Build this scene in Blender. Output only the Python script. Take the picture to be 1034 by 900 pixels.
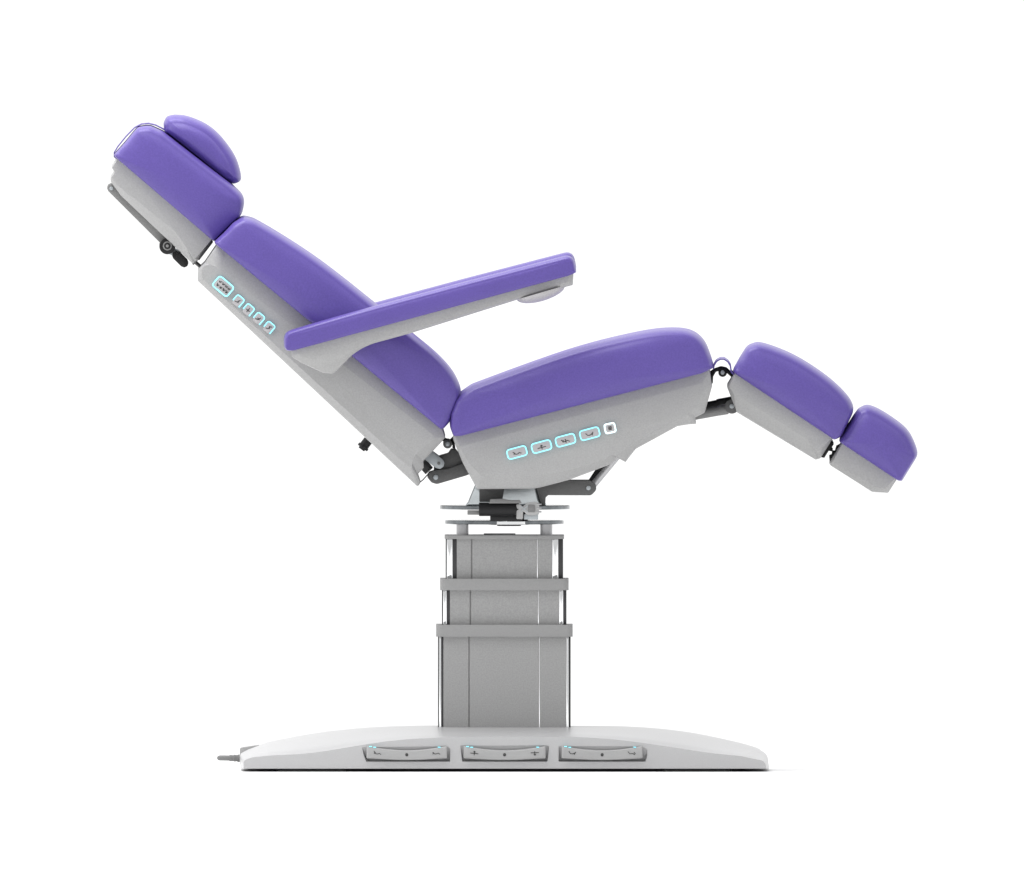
import bpy, bmesh, math
from mathutils import Vector, Matrix

for o in list(bpy.data.objects): bpy.data.objects.remove(o)
SC = bpy.context.scene
COL = SC.collection
S = 0.0022                       # metres per unit of the drawing grid
GX, GZ = 517.0, 778.0            # grid point on the floor under the middle of the chair
PITCH = math.radians(0.6)

# ---------------------------------------------------------------- camera
cam = bpy.data.cameras.new("camera"); camo = bpy.data.objects.new("camera", cam); COL.objects.link(camo)
cam.type = 'ORTHO'; cam.ortho_scale = 1034 * S
cam.clip_start = 0.1; cam.clip_end = 400
D = 40.0
tz = (GZ - 450) * S
camo.location = (0, -D * math.cos(PITCH), tz + D * math.sin(PITCH))
camo.rotation_euler = (math.pi / 2 - PITCH, 0, 0)
SC.camera = camo

# ---------------------------------------------------------------- world: bright studio, dimmer behind the camera
w = bpy.data.worlds.new("World"); SC.world = w; w.use_nodes = True
nt = w.node_tree; nt.nodes.clear()
tc = nt.nodes.new('ShaderNodeTexCoord'); sx = nt.nodes.new('ShaderNodeSeparateXYZ')
mr = nt.nodes.new('ShaderNodeMapRange'); mr.interpolation_type = 'SMOOTHSTEP'
mr.inputs['From Min'].default_value = -0.45; mr.inputs['From Max'].default_value = 0.45
mr.inputs['To Min'].default_value = 0.60; mr.inputs['To Max'].default_value = 1.12
bg = nt.nodes.new('ShaderNodeBackground'); out = nt.nodes.new('ShaderNodeOutputWorld')
bg.inputs['Color'].default_value = (1, 1, 1, 1)
nt.links.new(tc.outputs['Generated'], sx.inputs[0]); nt.links.new(sx.outputs['Y'], mr.inputs['Value'])
mz = nt.nodes.new('ShaderNodeMapRange'); mz.interpolation_type = 'SMOOTHSTEP'      # zenith boost added so the floor renders white
mz.inputs['From Min'].default_value = 0.05; mz.inputs['From Max'].default_value = 0.6
mz.inputs['To Min'].default_value = 0.0; mz.inputs['To Max'].default_value = 0.36
ad = nt.nodes.new('ShaderNodeMath'); ad.operation = 'ADD'
nt.links.new(sx.outputs['Z'], mz.inputs['Value']); nt.links.new(mr.outputs[0], ad.inputs[0]); nt.links.new(mz.outputs[0], ad.inputs[1])
nt.links.new(ad.outputs[0], bg.inputs['Strength']); nt.links.new(bg.outputs[0], out.inputs[0])

def area(name, loc, target, size, power):
    l = bpy.data.lights.new(name, 'AREA'); l.shape = 'RECTANGLE'; l.size, l.size_y = size; l.energy = power
    o = bpy.data.objects.new(name, l); COL.objects.link(o); o.location = loc
    o.rotation_euler = (Vector(target) - Vector(loc)).to_track_quat('-Z', 'Y').to_euler()
area("overhead_softbox", (-1.2, -0.3, 3.8), (-0.1, 0.0, 0.4), (3.5, 2.5), 125)
area("front_softbox", (-4.6, -2.6, 3.2), (-0.2, 0, 0.8), (1.8, 1.8), 50)

SC.view_settings.view_transform = 'Standard'; SC.view_settings.look = 'None'
SC.view_settings.exposure = 0.0; SC.view_settings.gamma = 1.0
SC.render.engine = 'CYCLES'
SC.render.resolution_x, SC.render.resolution_y = 1024, 891

# ---------------------------------------------------------------- materials
def mat(name, col, rough=0.5, metal=0.0, spec=0.5, grain=0.0, gscale=420, bump=0.0, emit=None, sheen=0.0, trans=0.0, aniso=None, mottling=0.0):
    m = bpy.data.materials.new(name); m.use_nodes = True
    n = m.node_tree.nodes; L = m.node_tree.links; b = n['Principled BSDF']
    b.inputs['Base Color'].default_value = (*col, 1); b.inputs['Roughness'].default_value = rough
    b.inputs['Metallic'].default_value = metal; b.inputs['Specular IOR Level'].default_value = spec
    if sheen:
        b.inputs['Sheen Weight'].default_value = sheen; b.inputs['Sheen Roughness'].default_value = 0.35
    if trans: b.inputs['Transmission Weight'].default_value = trans
    if emit:
        b.inputs['Emission Color'].default_value = (*emit[0], 1); b.inputs['Emission Strength'].default_value = emit[1]
    if grain or bump:
        t = n.new('ShaderNodeTexCoord'); no = n.new('ShaderNodeTexNoise')
        mp = n.new('ShaderNodeMapping'); L.new(t.outputs['Object'], mp.inputs[0])
        if aniso: mp.inputs['Scale'].default_value = aniso
        no.inputs['Scale'].default_value = gscale; no.inputs['Detail'].default_value = 2.5
        L.new(mp.outputs[0], no.inputs['Vector'])
        if grain:
            r = n.new('ShaderNodeMapRange'); r.inputs['From Min'].default_value = 0.3; r.inputs['From Max'].default_value = 0.7
            r.inputs['To Min'].default_value = 1 - grain; r.inputs['To Max'].default_value = 1 + grain
            L.new(no.outputs[0], r.inputs['Value'])
            src = r.outputs[0]
            if mottling:
                n2 = n.new('ShaderNodeTexNoise'); n2.inputs['Scale'].default_value = 14; L.new(t.outputs['Object'], n2.inputs['Vector'])
                r2 = n.new('ShaderNodeMapRange'); r2.inputs['From Min'].default_value = 0.3; r2.inputs['From Max'].default_value = 0.7
                r2.inputs['To Min'].default_value = 1 - mottling; r2.inputs['To Max'].default_value = 1 + mottling
                L.new(n2.outputs[0], r2.inputs['Value'])
                mm = n.new('ShaderNodeMath'); mm.operation = 'MULTIPLY'; L.new(src, mm.inputs[0]); L.new(r2.outputs[0], mm.inputs[1]); src = mm.outputs[0]
            vm = n.new('ShaderNodeVectorMath'); vm.operation = 'SCALE'; vm.inputs[0].default_value = col
            L.new(src, vm.inputs['Scale']); L.new(vm.outputs[0], b.inputs['Base Color'])
        if bump:
            bp = n.new('ShaderNodeBump'); bp.inputs['Strength'].default_value = bump; bp.inputs['Distance'].default_value = 0.0006
            L.new(no.outputs[0], bp.inputs['Height']); L.new(bp.outputs[0], b.inputs['Normal'])
    return m

VIN = mat('purple_vinyl', (0.101, 0.069, 0.305), 0.38, spec=0.42, grain=0.085, gscale=300, bump=0.25, sheen=0.0, mottling=0.02)
SHL = mat('shell_plastic', (0.36, 0.36, 0.36), 0.55, spec=0.35, gscale=320, grain=0.08, bump=0.15, mottling=0.015)
BAS = mat('base_plastic', (0.475, 0.475, 0.48), 0.3, spec=0.45, grain=0.025, bump=0.05)
BTN = mat('button_plastic', (0.42, 0.41, 0.42), 0.45, grain=0.03)
PED = mat('pedal_plastic', (0.39, 0.39, 0.39), 0.4, grain=0.03)
COLM = mat('column_satin_metal', (0.33, 0.33, 0.33), 0.55, metal=0.25, grain=0.10, gscale=330)
BAND = mat('collar_plastic', (0.29, 0.29, 0.29), 0.6, grain=0.04)
CHR = mat('chrome', (0.93, 0.94, 0.95), 0.12, metal=1.0)
PLT = mat('dark_steel_plate', (0.20, 0.215, 0.225), 0.2, metal=1.0, grain=0.25, gscale=40)
STL = mat('polished_steel', (0.78, 0.83, 0.85), 0.15, metal=1.0, grain=0.03, gscale=60)
FOOTREFL = mat('dark_feet_and_reflections', (0.025, 0.025, 0.027), 0.35)  # black feet, and column strips standing in for dark chrome reflections
BLK = mat('black_plastic', (0.010, 0.010, 0.011), 0.45, spec=0.3, grain=0.05)
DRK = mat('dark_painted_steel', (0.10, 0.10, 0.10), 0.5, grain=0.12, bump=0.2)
MID = mat('grey_painted_steel', (0.20, 0.20, 0.20), 0.5, grain=0.08)
LGT = mat('light_zinc', (0.40, 0.43, 0.45), 0.4, metal=0.3)
TUB = mat('brushed_tube', (0.42, 0.42, 0.43), 0.3, metal=0.8, grain=0.04)
CLR = mat('clear_plastic', (0.8, 0.8, 0.8), 0.15, trans=0.55)
CYN = mat('cyan_light', (0.3, 0.8, 0.9), 0.4, emit=((0.27, 0.82, 0.94), 0.66))
WHL = mat('white_light', (0.8, 0.9, 0.9), 0.4, emit=((0.62, 0.92, 1.0), 0.8))
INK = mat('icon_ink', (0.03, 0.03, 0.03), 0.6)
FLR = mat('studio_floor', (0.90, 0.90, 0.90), 0.9, spec=0.0, grain=0.005, gscale=3)

# ---------------------------------------------------------------- geometry helpers
def W3(x, z, y): return Vector(((x - GX) * S, y, (GZ - z) * S))

def link(name, me, m, parent=None):
    o = bpy.data.objects.new(name, me); COL.objects.link(o)
    if m and not me.materials: me.materials.append(m)
    if parent is not None: o.parent = parent
    return o

def finish(name, bm, m, parent=None, smooth=35, keep=False):
    bmesh.ops.recalc_face_normals(bm, faces=bm.faces[:])
    me = bpy.data.meshes.new(name); bm.to_mesh(me); bm.free()
    if smooth:
        for p in me.polygons: p.use_smooth = True
        me.set_sharp_from_angle(angle=math.radians(smooth))
    return link(name, me, m, parent)

def area2(p):
    return sum(p[i][0] * p[(i + 1) % len(p)][1] - p[(i + 1) % len(p)][0] * p[i][1] for i in range(len(p)))

def offset(poly, d, wts=None):
    """poly: list of (x, z, r). wts: per-edge weight (edge i runs from point i to i+1)."""
    n = len(poly); sgn = 1 if area2(poly) > 0 else -1
    wts = [max(v, 0.28) for v in wts] if wts else [1.0] * n
    L = []
    for i in range(n):
        a, b = poly[i], poly[(i + 1) % n]; dx, dz = b[0] - a[0], b[1] - a[1]; l = math.hypot(dx, dz)
        nx, nz = -dz / l * sgn, dx / l * sgn
        L.append((a[0] + nx * d * wts[i], a[1] + nz * d * wts[i], dx / l, dz / l, nx, nz, wts[i]))
    res = []
    for i in range(n):
        e0, e1 = L[i - 1], L[i]; det = e0[2] * e1[3] - e0[3] * e1[2]
        if abs(det) < 0.45:
            k = d * (e0[6] + e1[6]) / 2
            x, z = poly[i][0] + (e0[4] + e1[4]) / 2 * k, poly[i][1] + (e0[5] + e1[5]) / 2 * k
        else:
            t = ((e1[0] - e0[0]) * e1[3] - (e1[1] - e0[1]) * e1[2]) / det
            x, z = e0[0] + e0[2] * t, e0[1] + e0[3] * t
        r = poly[i][2] if len(poly[i]) > 2 else 0.8
        res.append((x, z, r if r > 100 else max(r - d * 0.6, 0.8)))
    return res

def rnd(poly, N=6):
    n = len(poly); outp = []
    for i in range(n):
        p0, p, p1 = poly[i - 1], poly[i], poly[(i + 1) % n]
        r = p[2] if len(p) > 2 else 0.8
        a = Vector((p0[0] - p[0], p0[1] - p[1])); b = Vector((p1[0] - p[0], p1[1] - p[1]))
        la, lb = a.length, b.length
        ang = a.angle(b); t = min(r / max(math.tan(ang / 2), 0.05), la * 0.499, lb * 0.499)
        if r > 100: ta, tb = la * 0.499, lb * 0.499
        else: ta = tb = t
        q = Vector((p[0], p[1])); A = q + a / la * ta; B = q + b / lb * tb
        for k in range(N + 1):
            u = k / N; w_ = A * (1 - u) ** 2 + q * 2 * u * (1 - u) + B * u * u
            outp.append(w_ if len(p) < 4 else Vector((w_.x, w_.y, p[3])))
    return outp

def loft(name, rings, m, parent=None, mirror=True, smooth=35, keepbm=False):
    """rings: list of (poly, y) from the near end (most negative y) to y <= 0; mirrored to +y."""
    rr = [(rnd(p), y) for p, y in rings]
    if mirror: rr = rr + [(p, -y) for p, y in reversed(rr) if abs(y) > 1e-6]
    bm = bmesh.new(); V = [[bm.verts.new(W3(q.x, q.y, y + (math.copysign(q.z, y) if len(q) > 2 else 0))) for q in p] for p, y in rr]
    n = len(V[0])
    for a, b in zip(V[:-1], V[1:]):
        for i in range(n):
            j = (i + 1) % n
            bm.faces.new((a[i], a[j], b[j], b[i]))
    bm.faces.new(V[0][::-1]); bm.faces.new(V[-1])
    bmesh.ops.remove_doubles(bm, verts=bm.verts[:], dist=1e-5)
    if keepbm: return bm
    return finish(name, bm, m, parent, smooth)

def zfix(poly, y):
    """outlines were measured as silhouettes seen slightly from above: pull tops down and bottoms up by the depth they gain"""
    a = abs(y) * math.sin(PITCH) / S; n = len(poly); sgn = 1 if area2(poly) > 0 else -1; res = []
    for i in range(n):
        p, q = poly[i - 1], poly[(i + 1) % n]; dx, dz = q[0] - p[0], q[1] - p[1]; l = math.hypot(dx, dz) or 1
        t = -dx / l * sgn                       # outward normal, vertical part (positive = down)
        res.append((poly[i][0], poly[i][1] - a * max(-1, min(1, t * 1.5)), *poly[i][2:]))
    return res

def cushion(name, poly, m, half, parent=None, by=0.045, di=7.0, wts=None, yc=0.0, puff=0.013, inner=9, win=13, zf=1.0):
    poly = zfix(poly, (half - by * 0.6) * zf)
    n = len(poly); wts = [max(v, 0.12) for v in wts] if wts else [1.0] * n
    N = 6; P = rnd(poly, N); Wt = []
    for i in range(n):
        for k in range(N + 1): Wt.append(wts[i - 1] * (1 - k / N) + wts[i] * k / N)
    L = [0.0]; m_ = len(P)
    for i in range(m_): L.append(L[-1] + (P[(i + 1) % m_] - P[i]).length)
    T = L[-1]; M = max(120, int(T / 2.6)); Q = []; q = []; j = 0
    for k in range(M):
        t = T * k / M
        while L[j + 1] < t: j += 1
        u = (t - L[j]) / max(L[j + 1] - L[j], 1e-9)
        Q.append(P[j] * (1 - u) + P[(j + 1) % m_] * u); q.append(Wt[j] * (1 - u) + Wt[(j + 1) % m_] * u)
    sgn = 1 if area2([(p.x, p.y) for p in Q]) > 0 else -1
    step = T / M; hw = max(2, int(win / step / 2)); NN = []; WW = []
    for i in range(M):
        v = Vector((0, 0)); ww = 0; tw = 0
        for d in range(-hw, hw + 1):
            a, b = Q[(i + d - 1) % M], Q[(i + d + 1) % M]; e = (b - a).normalized(); g = 1 - abs(d) / (hw + 1)
            v += Vector((-e.y, e.x)) * sgn * g; ww += q[(i + d) % M] * g; tw += g
        NN.append(v.normalized()); WW.append(ww / tw)
    def ring(d): return [(Q[i] + NN[i] * d * WW[i]) for i in range(M)]
    r0 = ring(di + .8); C = sum(r0, Vector((0, 0))) / M
    rings = [([p + (C - p) * f for p in r0], -(half - puff * g_)) for f, g_ in ((.97, 0), (.6, .03), (.3, .2), (.15, .45), (.06, .72))]
    rings.append((r0, -(half - puff * .93)))
    for a in (90, 78, 66, 54, 42, 30, 18, 8, 0):
        t = math.radians(a); rings.append((ring(di * (1 - math.cos(t))), -(half - puff - by + by * math.sin(t))))
    rings.append((ring(-0.5), 0.0))
    rr = rings + [(p, -y) for p, y in reversed(rings[:-1])]
    bm = bmesh.new(); V = [[bm.verts.new(W3(p.x, p.y, y + yc)) for p in pl] for pl, y in rr]
    for a, b in zip(V[:-1], V[1:]):
        for i in range(M): bm.faces.new((a[i], a[(i + 1) % M], b[(i + 1) % M], b[i]))
    bm.faces.new(V[0][::-1]); bm.faces.new(V[-1])
    return finish(name, bm, m, parent, 60)

def prism(name, poly, y0, y1, m, parent=None, bev=0.8, smooth=35):
    poly = [(*p, 0.8) if len(p) < 3 else p for p in poly]
    b = bev * S
    if bev: rings = [(offset(poly, bev), y0), (offset(poly, bev * .3), y0 + b * .3), (poly, y0 + b), (poly, y1 - b), (offset(poly, bev), y1)]
    else: rings = [(poly, y0), (poly, y1)]
    return loft(name, rings, m, parent, mirror=False, smooth=smooth)

def circle(cx, cz, r, n=10): return [(cx + r * math.cos(2 * math.pi * k / n), cz + r * math.sin(2 * math.pi * k / n), 999) for k in range(n)]
def disc(name, cx, cz, r, y0, y1, m, parent=None, bev=0.5): return prism(name, circle(cx, cz, r * 1.03, 12), y0, y1, m, parent, bev)

def capsule(x0, z0, x1, z1, r, r1=None):
    r1 = r if r1 is None else r1
    a = math.atan2(z1 - z0, x1 - x0); P = []
    for k in range(5):
        t = a + math.pi / 2 + math.pi * k / 4; P.append((x0 + r * math.cos(t), z0 + r * math.sin(t), r * .5))
    for k in range(5):
        t = a - math.pi / 2 + math.pi * k / 4; P.append((x1 + r1 * math.cos(t), z1 + r1 * math.sin(t), r1 * .5))
    return P

def tube(name, pts, radii, m, parent=None, N=20, smooth=40):
    """pts: world-space Vectors, radii in metres."""
    bm = bmesh.new(); V = []
    for i, p in enumerate(pts):
        d = (pts[min(i + 1, len(pts) - 1)] - pts[max(i - 1, 0)])
        if d.length < 1e-9: d = Vector((0, 0, 1))
        d.normalize(); up = Vector((0, 1, 0)) if abs(d.y) < 0.9 else Vector((0, 0, 1))
        u = d.cross(up).normalized(); v = d.cross(u).normalized()
        V.append([bm.verts.new(p + (u * math.cos(2 * math.pi * k / N) + v * math.sin(2 * math.pi * k / N)) * radii[i]) for k in range(N)])
    for a, b in zip(V[:-1], V[1:]):
        for i in range(N): bm.faces.new((a[i], a[(i + 1) % N], b[(i + 1) % N], b[i]))
    bm.faces.new(V[0][::-1]); bm.faces.new(V[-1])
    return finish(name, bm, m, parent, smooth)

def rod(name, x0, z0, x1, z1, r, y, m, parent=None, bev=0.4):
    """cylinder between two grid points at depth y, radius r in grid units, with small end chamfers"""
    a, b = W3(x0, z0, y), W3(x1, z1, y); d = (b - a).normalized(); c = bev * S
    pts = [a, a + d * c, b - d * c, b]; R = r * S
    bm = bmesh.new(); u = Vector((0, 1, 0)); v = d.cross(u).normalized(); V = []
    for p, q in zip(pts, (R - c, R, R, R - c)):
        V.append([bm.verts.new(p + (u * math.cos(2 * math.pi * k / 24) + v * math.sin(2 * math.pi * k / 24)) * q) for k in range(24)])
    for A, B in zip(V[:-1], V[1:]):
        for i in range(24): bm.faces.new((A[i], A[(i + 1) % 24], B[(i + 1) % 24], B[i]))
    bm.faces.new(V[0][::-1]); bm.faces.new(V[-1])
    return finish(name, bm, m, parent, 40)

def boxg(name, x0, z0, x1, z1, y0, y1, m, parent=None, r=0.8, bev=0.5):
    return prism(name, [(x0, z0, r), (x1, z0, r), (x1, z1, r), (x0, z1, r)], y0, y1, m, parent, bev)

def ribbon(bm, pts, wd, y0, y1):
    """thin raised line along pts (grid units) from depth y0 (front) to y1"""
    n = len(pts); P = [Vector(p) for p in pts]; A, B = [], []
    for i in range(n):
        d = (P[min(i + 1, n - 1)] - P[max(i - 1, 0)]).normalized(); nn = Vector((-d.y, d.x)) * wd / 2
        A.append(P[i] + nn); B.append(P[i] - nn)
    f = [[bm.verts.new(W3(q.x, q.y, y)) for q in L] for y in (y0, y1) for L in (A, B)]
    a0, b0, a1, b1 = f
    for i in range(n - 1):
        bm.faces.new((a0[i], a0[i + 1], b0[i + 1], b0[i])); bm.faces.new((a1[i], b1[i], b1[i + 1], a1[i + 1]))
        bm.faces.new((a0[i], a1[i], a1[i + 1], a0[i + 1])); bm.faces.new((b0[i], b0[i + 1], b1[i + 1], b1[i]))
    bm.faces.new((a0[0], b0[0], b1[0], a1[0])); bm.faces.new((a0[-1], a1[-1], b1[-1], b0[-1]))

def frame(cx, cz, deg):
    a = math.radians(deg); u = Vector((math.cos(a), math.sin(a))); v = Vector((-math.sin(a), math.cos(a)))
    return lambda p, q: (cx + u.x * p + v.x * q, cz + u.y * p + v.y * q)

def empty(name, loc=(0, 0, 0)):
    o = bpy.data.objects.new(name, None); COL.objects.link(o); o.location = loc; return o

# ---------------------------------------------------------------- setting: one seamless white floor
bm = bmesh.new()
for x, y in ((-60, -60), (60, -60), (60, 60), (-60, 60)): bm.verts.new((x, y, 0))
bm.faces.new(bm.verts[:])
fl = finish('floor', bm, FLR, smooth=0); fl['kind'] = 'structure'

# ================================================================ the chair
CH = empty('treatment_chair')
CH['label'] = 'reclined purple and grey electric treatment chair on a telescoping column with a broad white base'
CH['category'] = 'chair'

# ---------------------------------------------------------------- base
top = [(242.5, 776, 1), (242.5, 762, 5), (250, 757, 6), (270, 749.6, 30), (314, 740.8, 999), (367, 734.8, 999), (423, 732.8, 999), (470, 733.2, 40), (517, 733.4, 40),
       (600, 733.2, 999), (648, 734.2, 999), (697, 739.3, 999), (747, 750, 999), (765, 755.5, 12), (775, 763.5, 9), (777, 776, 1)]
cap = [(246, 774.6, 1), (246, 768, 4), (254, 765, 6), (272, 763, 30), (314, 761, 999), (358, 753.5, 999), (400, 747, 999), (450, 744.6, 40), (517, 743.8, 40),
       (590, 744.2, 999), (630, 747.5, 999), (672, 753.5, 999), (716, 760.5, 999), (748, 763.5, 12), (772, 768.5, 9), (774, 774.6, 1)]
def mix(a, b, t):
    g = lambda p: p[3] if len(p) > 3 else 0.0
    return [(p[0] * (1 - t) + q[0] * t, p[1] * (1 - t) + q[1] * t, p[2], g(p) * (1 - t) + g(q) * t) for p, q in zip(a, b)]
def lower(poly, d, ids=None): return [(p[0], p[1] + (d if ids is None or i in ids else 0), *p[2:]) for i, p in enumerate(poly)]
cap = lower(lower(cap, -1.4), 1.6, (0, 15)); top = lower(lower(top, -1.2, (1, 14)), 0.3, (0, 15))
bmx = loft('base', [(cap, -0.310), (mix(cap, top, .03), -0.306), (mix(cap, top, .16), -0.296), (mix(cap, top, .34), -0.270), (mix(cap, top, .62), -0.215),
                    (mix(cap, top, .84), -0.16), (mix(cap, top, .96), -0.10), (top, -0.05)], BAS, CH, keepbm=True)
base = finish('base', bmx, BAS, CH, 40)
# pedal pockets are cut into the front and the back of the base
def pocket(poly, y0, y1, inner):
    o = loft('pocket', [(poly, y0), (inner, y1)], BAS, None, mirror=False, smooth=0)
    return o
pk = []
P1 = [(361, 753.5, 1.5), (452, 752.5, 3), (455.5, 755, 1.5), (455, 769.3, .8), (367.5, 769.3, .8), (365, 762, 2)]
P2 = [(463, 751.8, 1.5), (556, 751.8, 1.5), (553.5, 769.3, .8), (466, 769.3, .8)]
P3 = [(563, 752.5, 1.5), (568, 752.3, 1.5), (652, 752.8, 3), (657.5, 756, 1.5), (654, 769.3, .8), (563.5, 769.3, .8)]
for P, l_, r_ in ((P1, 4, 1), (P2, 1.5, 1.5), (P3, 1, 4)):
    P = lower(P, -1.4); xm = sum(p[0] for p in P) / len(P)
    I = [(p[0] + (l_ if p[0] < xm else -r_), p[1] + (1.2 if p[1] < 760 else -.3), p[2], .018 if p[1] < 757 else 0.0) for p in P]
    pk.append(pocket(P, -0.330, -0.290, I))
for c in pk:
    md = base.modifiers.new('cut', 'BOOLEAN'); md.operation = 'DIFFERENCE'; md.solver = 'EXACT'; md.object = c
dg = bpy.context.evaluated_depsgraph_get(); dg.update()
nm = bpy.data.meshes.new_from_object(base.evaluated_get(dg)); base.modifiers.clear(); old = base.data; base.data = nm
for p in nm.polygons: p.use_smooth = True
nm.set_sharp_from_angle(angle=math.radians(35))
for c in pk: bpy.data.objects.remove(c)

boxg('base_foot', 281, 775.5, 349, 778, -0.29, -0.20, FOOTREFL, CH, r=.5, bev=.3)
boxg('base_foot', 670, 775.5, 737, 778, -0.29, -0.20, FOOTREFL, CH, r=.5, bev=.3)
boxg('base_foot', 281, 775.5, 349, 778, 0.20, 0.29, FOOTREFL, CH, r=.5, bev=.3)
boxg('base_foot', 670, 775.5, 737, 778, 0.20, 0.29, FOOTREFL, CH, r=.5, bev=.3)

# little pictograms: a reclining seat drawn with a few strokes (u right, v down, in grid units)
ICON = {
 'back_up':   [[(-4, -2), (-1.5, 1), (1, 1), (2, 0), (4.2, 1.2)], [(-3.6, 1), (-2.2, -1)]],
 'back_down': [[(-4, -1), (-1.5, 1), (1, .6), (2.2, 0), (4.2, 1.6)], [(-4, 1.2), (-2.6, -.8)]],
 'lift':      [[(-4.4, .4), (4.4, .4)], [(0, -2), (0, 2.4)], [(-1.2, -1), (0, -2.1), (1.2, -1)]],
 'lower':     [[(-4.4, -.4), (4.4, -.4)], [(0, -2), (0, 2.4)], [(-1.2, 1.3), (0, 2.5), (1.2, 1.3)]],
 'tilt':      [[(-4.2, -2), (-2.4, .6), (0, .6), (1.6, 0), (4, 1.6)], [(0, -1.8), (0, 2.2)], [(-3.2, .8), (-2, -1.2)]],
 'legs':      [[(-4.2, -1.8), (-2.2, .8), (.6, .8), (3.2, -.9)], [(2, 1.6), (3.6, -1.6)]],
 'legs_down': [[(-4.2, -1.8), (-2.2, .8), (.6, .4), (2.6, 1.4)], [(2.2, -1), (3.8, .6), (2.4, 2)]],
 'seat_a':    [[(-2.6, 2), (0, 1.2), (1.4, -2.2)], [(-.2, -.6), (1.2, 1.4)]],
 'seat_b':    [[(-2.4, .4), (2.4, .4)], [(0, -2.4), (0, 2.6)]],
 'seat_c':    [[(-2.6, 2), (0, 1), (1.4, -2.2)], [(-1.4, -.2), (1.6, .4)]],
 'seat_d':    [[(-2.4, 2.2), (-.2, 1.4), (.6, -1.6), (2, -2.4)], [(-.6, -1.8), (1.2, .6)]],
}
def icon(strokes, F, y, parent, k=1.0, wd=.75):
    bm = bmesh.new()
    for j, s in enumerate(strokes): ribbon(bm, [F(p * k, q * k) for p, q in s], wd, y - 0.0005 - 0.0001 * j, y + 0.0008)
    return finish('icon', bm, INK, parent, 0)

# three foot pedals with pictograms
def pedal(x0, x1, ica, icb):
    xm = (x0 + x1) / 2; n = 12
    up = [(x0 + (x1 - x0) * k / n, 756.2 - 4.4 * abs(2 * k / n - 1) ** 1.8, 999 if 0 < k < n else 1.0) for k in range(n + 1)]
    dn = [(x1, 764.4, 1.0), (xm, 766.8, 999), (x0, 764.4, 1.0)]
    poly = up + dn
    rings = [(offset(poly, 1.1), -0.319), (offset(poly, .4), -0.3178), (poly, -0.315), (poly, -0.287)]
    o = loft('foot_pedal', rings, PED, CH, mirror=False, smooth=35)
    icon(ICON[ica], frame(x0 + 11, 759.1, 6), -0.3192, o, .92, .7)
    icon(ICON[icb], frame(x1 - 11, 759.1, -2), -0.3192, o, .92, .7)
    bm = bmesh.new()
    ribbon(bm, [(xm - 1, 760.8), (xm - .5, 759.9), (xm + .5, 759.9), (xm + 1, 760.8), (xm + .5, 761.8), (xm - .5, 761.8), (xm - 1, 760.8)], 1.3, -0.3197, -0.318)
    finish('icon', bm, INK, o, 0)
    for x in (x0 + 4.2, x0 + 8.4, x1 - 8):
        a = 756.2 - 4.4 * abs((x - xm) / (x1 - xm)) ** 1.8
        prism('indicator_light', [(x - 1.6, a - .6, .3), (x + 1.4, a - .5, .3), (x + 1.4, a + .3, .3), (x - 1.4, a + .2, .3)], -0.3197, -0.316, CYN, o, bev=.1)
pedal(370, 451.5, 'back_up', 'back_down')
pedal(468, 551, 'lift', 'lower')
pedal(567, 649, 'legs', 'legs_down')

# mains cable with moulded strain relief, leaving the left end of the base
prism('cable_inlet', [(242, 755, 3), (262, 752, 1), (262, 772, 1), (242, 772, 1)], -0.03, 0.03, PED, CH, bev=1)
bm_p = [W3(243.5, 765.8, 0), W3(240, 765.8, 0), W3(239.5, 765.8, 0), W3(236, 765.7, 0), W3(235.5, 765.7, 0), W3(232, 765.6, 0), W3(231.5, 765.6, 0), W3(222, 765.5, 0), W3(221, 765.5, 0)]
tube('power_cable', bm_p + [W3(220.6, 765.5, 0.004), W3(220.6, 765.5, 0.02), W3(221.5, 765.6, 0.1), W3(224, 765.8, 0.2), W3(234, 766, 0.28), W3(252, 766.6, 0.34), W3(285, 769, 0.36), W3(330, 773.5, 0.40), W3(370, 776.4, 0.46), W3(420, 776.6, 0.6)],
     [.0085, .0085, .0072, .0080, .0066, .0074, .006, .0060, .0052, .0034, .0032, .003, .003, .003, .003, .003, .003, .003, .003], MID, CH)

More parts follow.
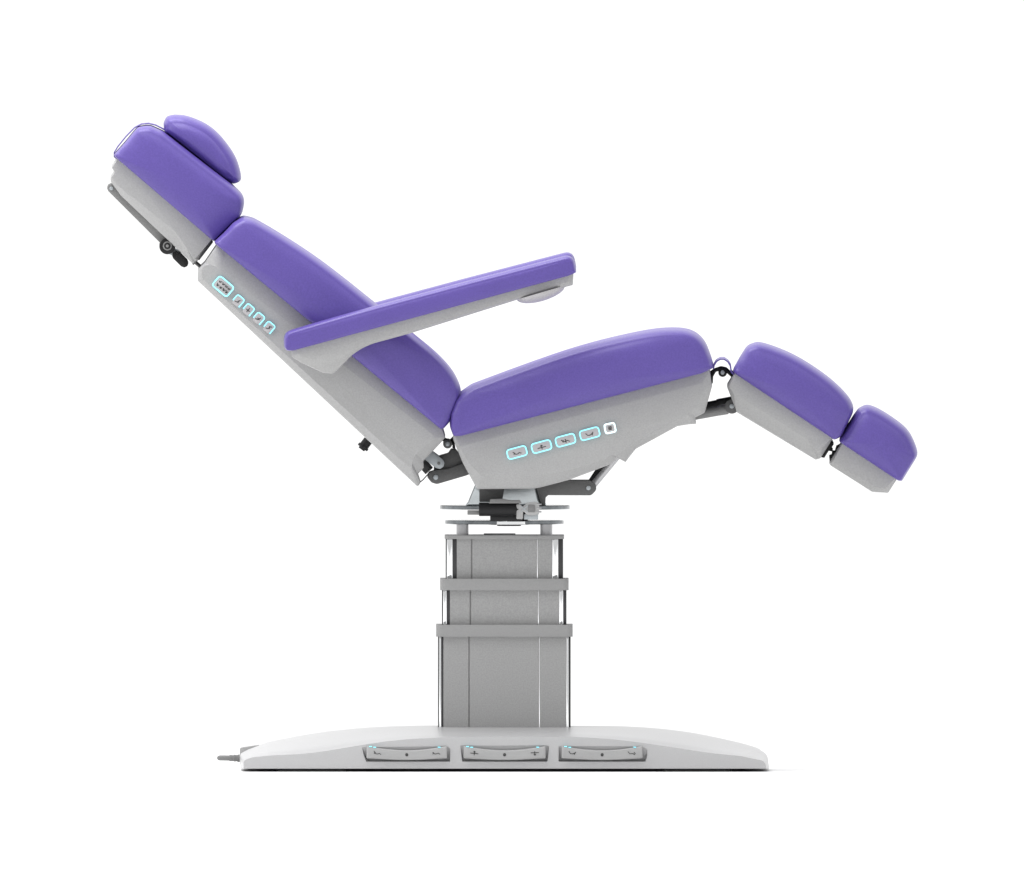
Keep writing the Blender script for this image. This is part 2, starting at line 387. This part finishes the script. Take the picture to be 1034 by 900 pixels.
# ---------------------------------------------------------------- telescoping column
def stage(x0, x1, z0, z1, hd, seam0, seam1, wl, dl, wr, dr):
    """one stage of the lift column; hd half depth; wl/dl/wr/dr widths of chrome and dark reflection strips left and right"""
    g0, g1 = x0 + wl + dl + 1, x1 - wr - dr
    o = boxg('column_stage', g0, z0, seam0 - .6, z1, -hd, hd, COLM, CH, r=.3, bev=.35)
    # three face panels joined into the stage
    for a, b in ((seam0 + .6, seam1 - .5), (seam1 + .5, g1)):
        q = boxg('tmp', a, z0, b, z1, -hd, hd, COLM, None, r=.3, bev=.35)
        bm = bmesh.new(); bm.from_mesh(o.data); bm.from_mesh(q.data); bm.to_mesh(o.data); bm.free(); bpy.data.objects.remove(q)
    q = boxg('tmp', x0 + 1.2, z0, x1 - 1.2, z1, -hd + .004, hd - .004, COLM, None, r=.3, bev=.35)
    bm = bmesh.new(); bm.from_mesh(o.data); bm.from_mesh(q.data); bm.to_mesh(o.data); bm.free(); bpy.data.objects.remove(q)
    for p in o.data.polygons: p.use_smooth = False
    for sg in (-1, 1):
        ya, yb = sorted((sg * (hd - .0005), sg * (hd - .03)))
        boxg('dark_reflection_strip', x0, z0 + .3, x0 + 1.0, z1 - .3, ya, yb, FOOTREFL, o, r=.3, bev=.2)  # dark strips added in place of dark reflections in the chrome corners
        boxg('corner_trim', x0 + 1.0, z0 + .3, x0 + 1.0 + wl, z1 - .3, ya - sg*0 , yb, CHR, o, r=.5, bev=.4)
        boxg('dark_reflection_strip', x0 + 1.0 + wl, z0 + .3, g0, z1 - .3, ya, yb, FOOTREFL, o, r=.3, bev=.2)
        boxg('corner_trim', g1, z0 + .3, g1 + wr, z1 - .3, ya, yb, CHR, o, r=.5, bev=.4)
        boxg('dark_reflection_strip', g1 + wr, z0 + .3, x1, z1 - .3, ya, yb, FOOTREFL, o, r=.3, bev=.2)
        ya, yb = sorted((sg * (hd + .0003), sg * (hd - .006)))
        boxg('corner_trim', seam1 - .45, z0 + .3, seam1 + .45, z1 - .3, ya, yb, CHR, o, r=.2, bev=.2)
    return o
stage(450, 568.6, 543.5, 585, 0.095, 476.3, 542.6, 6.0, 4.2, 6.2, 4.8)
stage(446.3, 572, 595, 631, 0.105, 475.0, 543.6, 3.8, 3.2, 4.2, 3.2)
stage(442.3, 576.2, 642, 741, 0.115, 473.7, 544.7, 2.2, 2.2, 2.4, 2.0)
def collar(x0, x1, z0, z1, hd):
    poly = [(x0, z0, .8), (x1, z0, .8), (x1, z1, .8), (x0, z1, .8)]
    bm = bmesh.new(); n = 8; c = 6 * S; pts = []
    X0, X1 = (x0 - GX) * S, (x1 - GX) * S
    for cx, cy, a0 in ((X1 - c, hd - c, 0), (X0 + c, hd - c, 90), (X0 + c, -hd + c, 180), (X1 - c, -hd + c, 270)):
        for k in range(n + 1):
            a = math.radians(a0 + 90 * k / n); pts.append((cx + c * math.cos(a), cy + c * math.sin(a)))
    V = []
    for z, s in ((z1, .997), (z1 - .5, 1), (z0 + .5, 1), (z0, .997)):
        V.append([bm.verts.new((px * s, py * s, (GZ - z) * S)) for px, py in pts])
    for A, B in zip(V[:-1], V[1:]):
        for i in range(len(pts)): bm.faces.new((A[i], A[(i + 1) % len(pts)], B[(i + 1) % len(pts)], B[i]))
    bm.faces.new(V[0][::-1]); bm.faces.new(V[-1])
    return finish('column_collar', bm, BAND, CH, 35)
collar(444.4, 574.2, 584, 595.6, 0.118)
collar(440.3, 578.3, 630.5, 642.5, 0.128)
o = collar(449, 569.6, 540.2, 543.9, 0.105); o.name = 'column_cap'
boxg('cap_rib', 488.5, 538.9, 520.5, 541, -0.05, 0.05, BAND, o, r=.8)
# posts, plates
for x in (467, 551.6):
    for y in (-0.06, 0.06): rod('support_post', x, 540.5, x, 528.6, 6.1, y, TUB, CH)
def plate(name, x0, x1, z0, z1, hd, m):
    R_ = (x1 - x0) / 2 * S; cx = (x0 + x1) / 2
    bm = bmesh.new(); V = []
    for z, r in ((z1, R_ - .0012), (z1 - .5, R_), (z0 + .5, R_), (z0, R_ - .0012)):
        V.append([bm.verts.new(W3(cx, z, 0) + Vector((r * math.cos(2 * math.pi * k / 96), r * math.sin(2 * math.pi * k / 96), 0))) for k in range(96)])
    for A, B in zip(V[:-1], V[1:]):
        for i in range(96): bm.faces.new((A[i], A[(i + 1) % 96], B[(i + 1) % 96], B[i]))
    bm.faces.new(V[0][::-1]); bm.faces.new(V[-1])
    return finish(name, bm, m, CH, 40)
plate('lower_plate', 449.4, 569.2, 525.4, 529.2, 0.10, PLT)
up_ = plate('upper_plate', 444.3, 575.3, 510.3, 514.2, 0.10, PLT)
# swivel hub
tube('swivel_hub', [W3(514, z, 0) for z in (531.2, 529, 528.9, 520, 519.9, 509)], [.026, .028, .042, .042, .052, .052], BLK, CH, N=36)
bmh = [W3(514, z, -0.075) for z in (529.6, 529.2, 526.2, 525.4)]
for k_ in range(4): bmh[k_].y = -0.09
tube('hub_flange', bmh, [.044, .049, .049, .046], CHR, CH, N=36)
rod('locking_pin', 509.7, 526, 509.7, 518, 2.4, -0.145, CHR, CH)
# yoke under the seat
yk = [(479.5, 490, 1), (544, 490, 1), (549, 504, 4), (552, 510.5, 1), (469.5, 510.5, 1), (472.5, 507, 4)]
prism('seat_yoke', yk, -0.085, 0.085, STL, CH, bev=1.5)
prism('yoke_reflection_band', [(484, 489, 1), (510, 489, 2), (507, 506.5, 2), (484, 506.5, 1)], -0.089, -0.083, DRK, CH, bev=.8)  # dark strip added as the dark reflection band across the polished yoke
prism('yoke_reflection_band', [(484, 489, 1), (510, 489, 2), (507, 506.5, 2), (484, 506.5, 1)], 0.083, 0.089, DRK, CH, bev=.8)
# motor, its cable plug
mo = rod('lift_motor', 483.6, 513.6, 524, 513.6, 6.9, -0.1650, BLK, CH, bev=.6)
prism('motor_bracket', [(493.5, 507.6, .5), (495.5, 503.2, 1), (509, 503, 2), (514, 504.3, 3), (525, 504.3, 1), (527, 507.6, .5)], -0.1850, -0.1500, MID, mo, bev=.5)
boxg('motor_foot', 472, 514.8, 486, 519.2, -0.1620, -0.12, MID, mo)
boxg('motor_foot', 495, 519.8, 527, 525.6, -0.1600, -0.12, BLK, mo)
pl = prism('cable_plug', [(521.5, 508.5, 1), (525.5, 508.5, 1), (528, 511, 1), (532, 507, 1.5), (541, 506, 1.5), (544.5, 508, 1), (544.5, 518.5, 1), (538, 520, 1.5), (532, 519.5, 1.5), (528.4, 515, 1), (528, 523.5, 1), (521.5, 523.5, 1)], -0.1800, -0.1580, CLR, CH, bev=.8)
boxg('plug_insert', 533, 509, 540.5, 516.5, -0.1820, -0.1760, MID, pl, r=1.5)
boxg('plug_insert', 529, 518.5, 543.5, 524, -0.1710, -0.1550, LGT, pl, r=1)
boxg('plug_clip', 542.2, 507.8, 546.8, 509.2, -0.1810, -0.1680, TUB, pl, r=.4, bev=.2)
boxg('plug_clip', 542.2, 511.6, 546.8, 513, -0.1810, -0.1680, TUB, pl, r=.4, bev=.2)
boxg('plug_clip', 542.2, 515.4, 546.8, 517, -0.1810, -0.1680, TUB, pl, r=.4, bev=.2)
bm = bmesh.new(); ribbon(bm, [(526, 510.5), (529, 513.2), (526, 516)], .9, -0.1815, -0.1790); ribbon(bm, [(529, 513.2), (533, 510)], .9, -0.1816, -0.1790); ribbon(bm, [(529, 513.2), (533, 516.4)], .9, -0.1817, -0.1790)
finish('plug_clip', bm, LGT, pl, 0)

# linkage right of the yoke
for sg in (-1, 1):
    y0, y1 = sorted((sg * 0.100, sg * 0.092))
    lk = prism('lift_link', [(541, 489, 1), (556, 488.5, 2), (571, 484.8, 2), (595.5, 484.8, 6), (601.8, 488, 5), (602.2, 494.5, 5), (597, 499.9, 5), (553.5, 499.7, 2), (551, 502, 1.5), (550.6, 511, .5), (547.2, 511, .5), (545, 505, 2)], y0, y1, DRK, CH, bev=.5)
    y0, y1 = sorted((sg * 0.103, sg * 0.090)); disc('pivot_pin', 594.2, 492.4, 2.3, y0, y1, LGT, lk)
rod('gas_strut', 597.5, 491.5, 627, 456, 3.6, -0.07, TUB, CH)
rod('gas_strut', 597.5, 491.5, 627, 456, 3.6, 0.07, TUB, CH)
prism('strut_guard', [(593.6, 486, 1), (601.6, 474, 1), (618, 462, 1), (622, 466, 1), (602, 488, 1)], -0.05, 0.05, BLK, CH, bev=.6)

# ---------------------------------------------------------------- linkage between backrest and seat
for sg in (-1, 1):
    def yy(a, b): return sorted((sg * a, sg * b))
    a = prism('recline_bracket', [(438, 464, 1), (444, 460, 2), (452.5, 457.6, 2), (455.4, 453.2, 2), (460, 453.4, 1), (474, 470, 1), (470, 476, 1), (438, 479, 1)], *yy(0.094, 0.086), MID, CH, bev=.5)
    a.data.materials[0] = DRK
    b = prism('recline_bracket', [(433.5, 476.5, 4), (441, 474.2, 3), (452, 472.8, 3), (468, 467.5, 1), (480, 476, 1), (471, 479.8, 2), (441, 488.6, 6), (435.6, 486.8, 4), (431, 481, 3)], *yy(0.106, 0.095), DRK, CH, bev=.7)
    disc('pivot_pin', 440, 481.6, 2.6, *yy(0.109, 0.096), LGT, b)
    c = prism('recline_link', capsule(430, 457.5, 443.4, 467.6, 5.6), *yy(0.118, 0.110), LGT, CH, bev=.5)
    disc('pivot_pin', 443, 467.5, 1.7, *yy(0.120, 0.111), MID, c)
    d = prism('hinge_bracket', capsule(443, 441.5, 457, 447.5, 1.6) , *yy(0.115, 0.10), BLK, CH, bev=.4)
    disc('pivot_pin', 452, 447.9, 4.6, *yy(0.122, 0.10), DRK, d)
    disc('pivot_pin', 452, 447.9, 2.3, *yy(0.125, 0.12), LGT, d)
    prism('hinge_bracket', [(454, 444.6, .8), (458, 440.5, 1), (460, 453, 1), (456.6, 452, .8), (457.4, 448.2, 1)], *yy(0.110, 0.10), BLK, CH, bev=.4)
rod('recline_motor', 425.5, 466.5, 433.5, 475.6, 5.0, -0.06, DRK, CH)
rod('recline_motor', 425.5, 466.5, 433.5, 475.6, 5.0, 0.06, DRK, CH)
tube('motor_lead', [W3(*p, -0.05) for p in ((424, 486.8), (427, 484.5), (431.5, 479.5), (434, 476))], [.0012] * 4, BLK, CH, N=8)

# ---------------------------------------------------------------- seat
seat = [(454.2, 430, 12), (457.8, 440.8, 1.5), (465.5, 440.6, 6), (710, 376.9, 4), (720.8, 371, 2.0), (717.5, 358, 999), (711, 341.5, 999), (697, 331, 999), (672, 330, 999), (643, 334.2, 999), (585, 348.2, 999),
        (527, 368.4, 999), (476, 387.5, 22), (459.6, 399, 16), (454.3, 415, 14)]
cushion('seat_cushion', seat, VIN, 0.310, CH, by=0.05, di=6.5, wts=[.15, .05, 0, .05, .7, .9, 1, 1, 1, 1, 1, 1, 1, .9, .5])
so = [(457.5, 436, 1, .009), (457.5, 443.5, 3, .009), (467, 467, 10), (481.8, 494, 2.5), (541, 493.6, 60), (575, 484.6, 60), (618, 468.4, 3), (624.2, 461.8, .6), (631.6, 466.8, .6), (634.8, 462.4, .6), (642, 453.4, 5), (684, 430.4, 5), (695.5, 428.6, 1), (702.8, 428.2, .6),
      (702.2, 421.6, .6), (711.6, 416.8, 3), (719, 390, 4, .006), (716.5, 372, 2, .009)]
sc_ = [(464, 451, 1), (466, 453.8, 3), (472.5, 466, 8), (486, 481, 2.5), (541, 480.5, 60), (575, 474.6, 60), (610, 464.4, 3), (617, 459, .6), (622, 460, .6), (627, 457, .6), (636, 450, 5), (678, 426.4, 5), (688, 421.6, 1), (694, 418.2, .6),
      (697, 415.6, .6), (702.6, 411.8, 3), (711, 393, 4), (709, 387, 2)]
sm = mix(sc_, so, .8)
loft('seat_shell', [(sc_, -0.262), (mix(sc_, so, .06), -0.2612), (mix(sc_, so, .9), -0.247), (so, -0.240)], SHL, CH, smooth=25).location.z = 0.0024

# ---------------------------------------------------------------- backrest
back = [(215.5, 245.2, 2), (226, 233, 40), (235.5, 222.8, 12), (245, 216.8, 9), (256, 219.6, 20), (279, 232.6, 999), (317, 257, 999), (348.5, 281, 999), (380, 306.5, 999), (420, 338.6, 999), (441, 355.5, 999), (457, 373, 999), (464.8, 389.5, 999),
        (465, 400, 14), (455, 425, 14), (446.4, 434.8, 3)]
cushion('backrest_cushion', back, VIN, 0.302, CH, by=0.05, di=6.0, wts=[.6, .8, 1, 1, 1, 1, 1, 1, 1, 1, 1, 1, .9, .6, .3, 0])
bo = [(220.9, 244.7, 2, .010), (206.6, 265.6, 8), (200.2, 271.6, 4), (199.6, 283.5, 4), (421.8, 491.6, 2), (424.6, 487.5, 1), (421.8, 478.7, 1), (428.2, 472.4, 1), (427.4, 466, 1), (449.8, 441.8, 2, .008), (446.9, 431.7, 2, .010)]
bc = [(226, 276, 6), (216, 268.6, 8), (207, 267, 5), (204, 277, 5), (415.6, 473.5, 4), (416, 470, 1), (416.4, 467, 1), (418, 463, 1), (421, 458, 1), (437, 441, 3), (434, 437.5, 2)]
bc = [(222, 272.6, 12), (212, 266.8, 8), (204, 269, 5), (203.4, 280, 5), (415.6, 474.0, 4), (415.8, 471, 1), (416.2, 467, 1), (417, 463, 1), (420, 458, 1), (438, 441.8, 3), (436, 438.6, 2)]
loft('backrest_shell', [(bc, -0.262), (mix(bc, bo, .06), -0.2612), (mix(bc, bo, .92), -0.243), (bo, -0.236)], SHL, CH, smooth=25).location.z = 0.0022
# release knob under the backrest
kn = rod('release_knob', 372, 444.6, 367.4, 450.6, 4.9, 0, BLK, CH)
rod('knob_cap', 367.6, 450.2, 365.8, 452.6, 5.9, 0, BLK, kn)
rod('knob_cap', 366, 452.4, 364.8, 454.0, 3.6, 0, BLK, kn)

# ---------------------------------------------------------------- headrest
head = [(114.4, 157.4, 2), (126, 143, 30), (139, 127.2, 8), (151, 125.4, 14), (165, 131.6, 14), (233.5, 184.5, 20), (247.6, 198.5, 16), (244, 217.5, 16), (216.2, 244.6, 3)]
cushion('headrest_cushion', head, VIN, 0.200, CH, by=0.045, di=6.0, wts=[.5, .8, 1, 1, 1, 1, .8, .4, 0])
ho = [(119.6, 157.7, 1.5), (112.4, 168.8, 2), (115.4, 173.6, 2), (111.6, 179, 2), (111.8, 183.6, 3), (122, 197.6, 4), (189.6, 261.6, 2), (194.6, 266.6, 1), (199.5, 262.6, 1.5), (215.6, 240.6, 1)]
hc = [(120.6, 158, 1.5), (113.4, 169.1, 2), (116.4, 173.6, 2), (113, 178.6, 2), (113.4, 181, 3), (119, 187, 10), (176, 232.4, 14), (188.2, 250, 9), (196.4, 262.2, 1.5), (214.8, 240.4, 1)]
loft('headrest_shell', [(hc, -0.165), (mix(hc, ho, .06), -0.1645), (mix(hc, ho, .94), -0.143), (ho, -0.136)], SHL, CH, smooth=25).location.z = 0.0015
# tilt mechanism of the headrest
for sg in (-1, 1):
    def yy(a, b): return sorted((sg * a, sg * b))
    hb = prism('tilt_bar', capsule(112.2, 189.6, 171, 246, 4.2, 5.8), *yy(0.115, 0.095), MID, CH, bev=.6)
    disc('pivot_pin', 112.4, 189.8, 2.0, *yy(0.118, 0.1), LGT, hb)
    tk = disc('tilt_knob', 169, 248.2, 8.2, *yy(0.135, 0.108), BLK, CH, bev=1.2)
    disc('knob_ring', 169, 247.8, 4.6, *yy(0.137, 0.12), MID, tk)
    disc('knob_ring', 169, 247.8, 3.4, *yy(0.138, 0.12), BLK, tk)
    disc('knob_ring', 169, 247.8, 1.6, *yy(0.139, 0.12), MID, tk)
    prism('tilt_lever', capsule(178, 257.5, 186, 265.4, 4.4), *yy(0.125, 0.105), BLK, CH, bev=1)
    prism('tilt_link', capsule(172, 253, 180, 256.5, 3.6), *yy(0.112, 0.10), LGT, CH, bev=.5)
    rod('tilt_rod', 194, 262, 206, 272.5, 1.5, sg * 0.11, DRK, CH)
    prism('rod_clamp', [(192, 262, .6), (196, 257, .6), (200, 259, .6), (199.6, 263, .6), (195, 267.6, .6)], *yy(0.122, 0.10), MID, CH, bev=.4)
prism('headrest_end_plate', [(212.6, 242, .5), (215.2, 244.2, .5), (201, 262.6, .5), (198.2, 260.4, .5)], -0.132, 0.132, DRK, CH, bev=.4)

# head pillow, a separate cushion held by a strap over the end of the headrest
hp = [(166, 133, 3), (165.4, 124, 5), (168.6, 117.2, 5), (176, 115.6, 10), (190, 116.4, 999), (215.5, 128, 999), (236.6, 154.5, 999), (242.6, 173, 999), (243.4, 183.2, 5), (235.4, 186.2, 5), (227, 182, 10)]
HP = cushion('head_pillow', hp, VIN, 0.150, None, by=0.05, di=7.0, wts=[.7, 1, 1, 1, 1, 1, 1, 1, 1, .8, .4], win=22)
HP['label'] = 'half-round purple head pillow strapped onto the headrest of the treatment chair'
HP['category'] = 'pillow'
sp = [(171, 134), (163.5, 129.5), (157, 126.2), (150, 124.6), (143, 125.2), (136, 128.8), (127, 138), (119, 148), (115.2, 154.2), (115.2, 158), (118, 160.6)]
bm = bmesh.new(); ribbon(bm, sp, .9, -0.085, 0.085); finish('pillow_strap', bm, VIN, HP, 60)

# ---------------------------------------------------------------- armrests (near and far side)
pad = [(287.2, 350, 3), (286.8, 334.4, 11), (340, 318.8, 80), (380, 307.6, 80), (470, 283.5, 80), (578.4, 255.4, 11), (582, 273.6, 1.5), (575, 277, 3), (296, 352.8, 2), (290, 353, 2)]
ash = [(294, 350, 1), (294.8, 360, 3), (303, 365.2, 6), (326, 376.2, 8), (337.5, 377.2, 8), (346.6, 367.4, 999), (356, 357.2, 999), (372, 347.6, 999), (392, 342.4, 999), (415, 336, 60), (523, 302, 60), (578.4, 287.4, 1.5), (579.4, 272.5, 1.5)]
asc = [(300, 352, 1), (301, 356.5, 3), (306, 359.4, 6), (325, 362.6, 5), (338, 361.8, 8), (348, 358.6, 999), (357, 353.0, 999), (373, 344.4, 999), (392, 339.4, 999), (415, 333.2, 60), (523, 300, 60), (573, 284.6, 1.5), (575, 275, 1.5)]
for sg in (-1, 1):
    yc = sg * 0.345
    def shift(o, d):
        for v in o.data.vertices: v.co.y += d; v.co.z += 0.0026
        return o
    ap = cushion('armrest_pad', pad, VIN, 0.048, CH, by=0.022, di=3.6, wts=[.9, 1, 1, 1, 1, .9, .3, 0, 0, .3], yc=yc, puff=0.003, inner=3.5, win=8, zf=0)
    for v in ap.data.vertices: v.co.z += 0.0008
    a = loft('armrest_shell', [(asc, -0.032), (mix(asc, ash, .08), -0.0315), (mix(asc, ash, .92), -0.024), (ash, -0.018)], SHL, CH, smooth=25)
    shift(a, yc)
    # dome-shaped turning knob under the front of the armrest
    F = frame(546, 293.8, -16.2); bm = bmesh.new(); R = 25.2; V = []
    for k in range(9):
        t = math.radians(90 * k / 8); rr, dd = R * math.cos(t), 8.8 * math.sin(t)
        V.append([bm.verts.new(W3(*F(rr * math.cos(2 * math.pi * j / 40), dd), yc + rr * S * 0.9 * math.sin(2 * math.pi * j / 40))) for j in range(40)] if k < 8 else [bm.verts.new(W3(*F(0, dd), yc))])
    for A, B in zip(V[:-2], V[1:-1]):
        for i in range(40): bm.faces.new((A[i], A[(i + 1) % 40], B[(i + 1) % 40], B[i]))
    for i in range(40): bm.faces.new((V[-2][i], V[-2][(i + 1) % 40], V[-1][0]))
    bm.faces.new(V[0][::-1])
    kb = finish('armrest_knob', bm, BTN, a, 40)
    y0, y1 = sorted((sg * 0.24, sg * 0.34))
    prism('armrest_pivot', capsule(328, 356, 334, 358, 7), y0, y1, SHL, CH, bev=1)

# ---------------------------------------------------------------- leg rest hinge, actuator
arch = [(720.4, 372), (721.2, 368), (723.6, 364.2), (727.2, 362), (731.2, 362), (735, 364.6), (737.4, 368.6), (738.2, 374.5), (741, 377.6)]
bm = bmesh.new(); ribbon(bm, arch, 1.3, -0.20, 0.20); finish('hinge_cover', bm, VIN, CH, 60)
for sg in (-1, 1):
    def yy(a, b): return sorted((sg * a, sg * b))
    lh = prism('leg_hinge', [(716.4, 376, .8), (721.5, 372.6, 3), (728, 370.4, 5), (733.6, 371.6, 4), (741.2, 378.6, .8), (739.4, 381, .8), (732.6, 375, 3), (728, 374, 3), (723, 374.6, 3), (720.2, 379.6, 2), (719.8, 386.6, .8), (718, 386.6, .8)], *yy(0.16, 0.13), BLK, CH, bev=.4)
    disc('pivot_pin', 729.7, 375.6, 4.4, *yy(0.165, 0.128), BLK, lh)
    disc('pivot_pin', 729.7, 375.5, 2.3, *yy(0.168, 0.16), LGT, lh)
ac = rod('leg_actuator', 700, 419.5, 726, 414.8, 4.6, -0.09, MID, CH)
rod('actuator_collar', 725.4, 414.6, 735, 413, 5.0, -0.09, MID, ac)
rod('actuator_body', 706, 411.2, 726, 407.2, 4.0, -0.06, BLK, ac)
rod('actuator_body', 724, 406.6, 739, 403.8, 3.8, -0.06, BLK, ac)
dk = disc('actuator_eye', 739, 410.2, 7.2, -0.112, -0.09, DRK, CH)
disc('pivot_pin', 739, 409.8, 2.4, -0.115, -0.10, LGT, dk)

# ---------------------------------------------------------------- calf rest and foot rest
calf = [(739.4, 376, 3), (747, 360.5, 30), (754.6, 348.2, 11), (765, 344.6, 12), (779, 348, 999), (805, 358.8, 999), (836, 379.2, 999), (855.4, 397.6, 999), (861.6, 409, 999), (861, 417.4, 12), (849.6, 441, 5), (842.6, 444.6, 2)]
cushion('calf_cushion', calf, VIN, 0.250, CH, by=0.045, di=6.5, wts=[.6, .9, 1, 1, 1, 1, 1, 1, .9, .5, .2, 0])
co = [(742.6, 375, 2), (733.8, 390, 4), (744, 416.4, 3), (823.6, 464.4, 1.5), (828.4, 463, 1.5), (842, 441.4, 1)]
cc = [(743, 376, 2), (736, 391, 3), (741, 397, 3), (814.5, 442.8, 10), (825.2, 456.5, 5), (840.4, 441.6, 1)]
loft('calf_shell', [(cc, -0.212), (mix(cc, co, .06), -0.2114), (mix(cc, co, .94), -0.195), (co, -0.186)], SHL, CH, smooth=25).location.z = 0.0020
foot = [(847.2, 446.4, 2), (848.6, 439.6, 10), (862, 418.6, 30), (867, 411.8, 7), (875, 407.8, 10), (886, 411.4, 999), (902, 421.4, 999), (917, 433, 999), (924.4, 449, 999), (926.8, 459.6, 10), (910.6, 486.2, 1.5), (906.6, 485.6, 2)]
cushion('foot_cushion', foot, VIN, 0.235, CH, by=0.045, di=6.5, wts=[.4, .8, 1, 1, 1, 1, 1, 1, .9, .4, .1, 0])
fo = [(851.6, 443.6, 1), (837, 468, 2), (839, 470.4, 2), (880.6, 496.8, 1.5), (896.8, 497.8, 2), (908, 480.6, 1)]
fc = [(852.2, 444.6, 1), (841, 466.6, 2), (850, 471.6, 12), (882, 490.8, 3), (893, 493.8, 3), (906.6, 480.2, 1)]
loft('foot_shell', [(fc, -0.195), (mix(fc, fo, .06), -0.1944), (mix(fc, fo, .94), -0.178), (fo, -0.17)], SHL, CH, smooth=25).location.z = 0.0018
for sg in (-1, 1):
    def yy(a, b): return sorted((sg * a, sg * b))
    prism('foot_hinge', [(840, 443.8, .6), (842, 448, .6), (839.4, 452, .6), (841.2, 453.4, .6), (840.2, 455.4, .6), (836.8, 454.6, .6), (832.4, 461.8, .6), (829, 461.2, .6), (828.2, 457, .6)], *yy(0.15, 0.11), BLK, CH, bev=.3)
    prism('foot_hinge', [(850.4, 447.6, .6), (844.4, 450.6, .6), (843, 455.6, .6), (840.4, 455.4, .6), (839.6, 459.4, .6), (837.2, 460, .6), (837.6, 464.6, .6), (840, 468, .6), (851.6, 450, .6)], *yy(0.14, 0.10), BLK, CH, bev=.3)

# ---------------------------------------------------------------- lit control buttons on the shells
def rrect(F, hw, hh, r): return [(*F(-hw, -hh), r), (*F(hw, -hh), r), (*F(hw, hh), r), (*F(-hw, hh), r)]
def ring(name, F, hw, hh, r, wd, y, m, parent, open_bottom=False):
    pts = rnd([(-hw, -hh, r), (hw, -hh, r), (hw, hh, r), (-hw, hh, r)], 6)
    pts = [(p.x, p.y) for p in pts]
    bm = bmesh.new()
    if open_bottom:
        top_ = [p for p in pts if p[1] < 0]
        pp = [(-hw, hh * .45)] + top_ + [(hw, hh * .8)]
        ribbon(bm, [F(*p) for p in pp], wd, y, y + .002)
        return finish(name, bm, m, parent, 0)
    pts = pts + [pts[0]]
    ribbon(bm, [F(*p) for p in pts], wd, y, y + .002)
    bmesh.ops.remove_doubles(bm, verts=bm.verts[:], dist=1e-6)
    return finish(name, bm, m, parent, 0)
YB = -0.262
def button(cx, cz, deg, hw, hh, r, strokes, name='control_button', opened=False, lm=CYN, wd=1.3, label=None, k=1.0):
    F = frame(cx, cz - 1.2, deg)
    o = prism(name, rrect(F, hw, hh, r), YB - 0.0060, YB + 0.003, BTN, CH, bev=.7)
    ring('light_ring', F, hw + .3, hh + .3, r, wd, YB - 0.0066, lm, o, opened)
    if strokes: icon(strokes, F, YB - 0.0061, o, k, .8)
    if label: o['label'] = label
    return o
for (cx, cz), ic in zip(((522, 457), (546.8, 451), (571, 444.6), (595.5, 438)), ('back_up', 'lift', 'tilt', 'legs')):
    button(cx, cz, -15, 9.6, 4.6, 3.4, [[(p, q + .6) for p, q in s] for s in ICON[ic]], label='pill-shaped seat button with cyan outline')
button(616, 432.4, -12, 4.9, 4.3, 2.2, [[(-1.8, -1.4), (1.8, -1.4)], [(-2, 0), (2, 0)], [(-1.8, 1.4), (1.8, 1.4)], [(0, -1.8), (0, 1.8)]], lm=WHL, wd=1.6, label='small square button outlined in white light')
for (cx, cz), ic in zip(((240.3, 304.2), (250.6, 313.1), (261.0, 321.9), (271.4, 331.0)), ('seat_a', 'seat_b', 'seat_c', 'seat_d')):
    button(cx, cz, 40, 4.3, 5.0, 2.4, ICON[ic], opened=True, wd=1.15, label='square backrest button edged in cyan on three sides')
cells = []
for u in (-5.2, -1.2, 2.6, 6.2):
    for v in (-2, 2): cells.append((u, v))
st = []
for i, (u, v) in enumerate(cells):
    st.append([(u - 1.4, v - (.9 if i % 3 else -.2)), (u, v + .5), (u + 1.4, v - (.3 if i % 2 else .9))])
    st.append([(u - .9, v + 1.1), (u + 1.1, v + (1.1 if i % 2 else .2))])
button(225.3, 289.2, 40, 9.3, 6.0, 3.2, st, name='display_panel', wd=1.35, label='eight-symbol keypad panel with cyan outline')
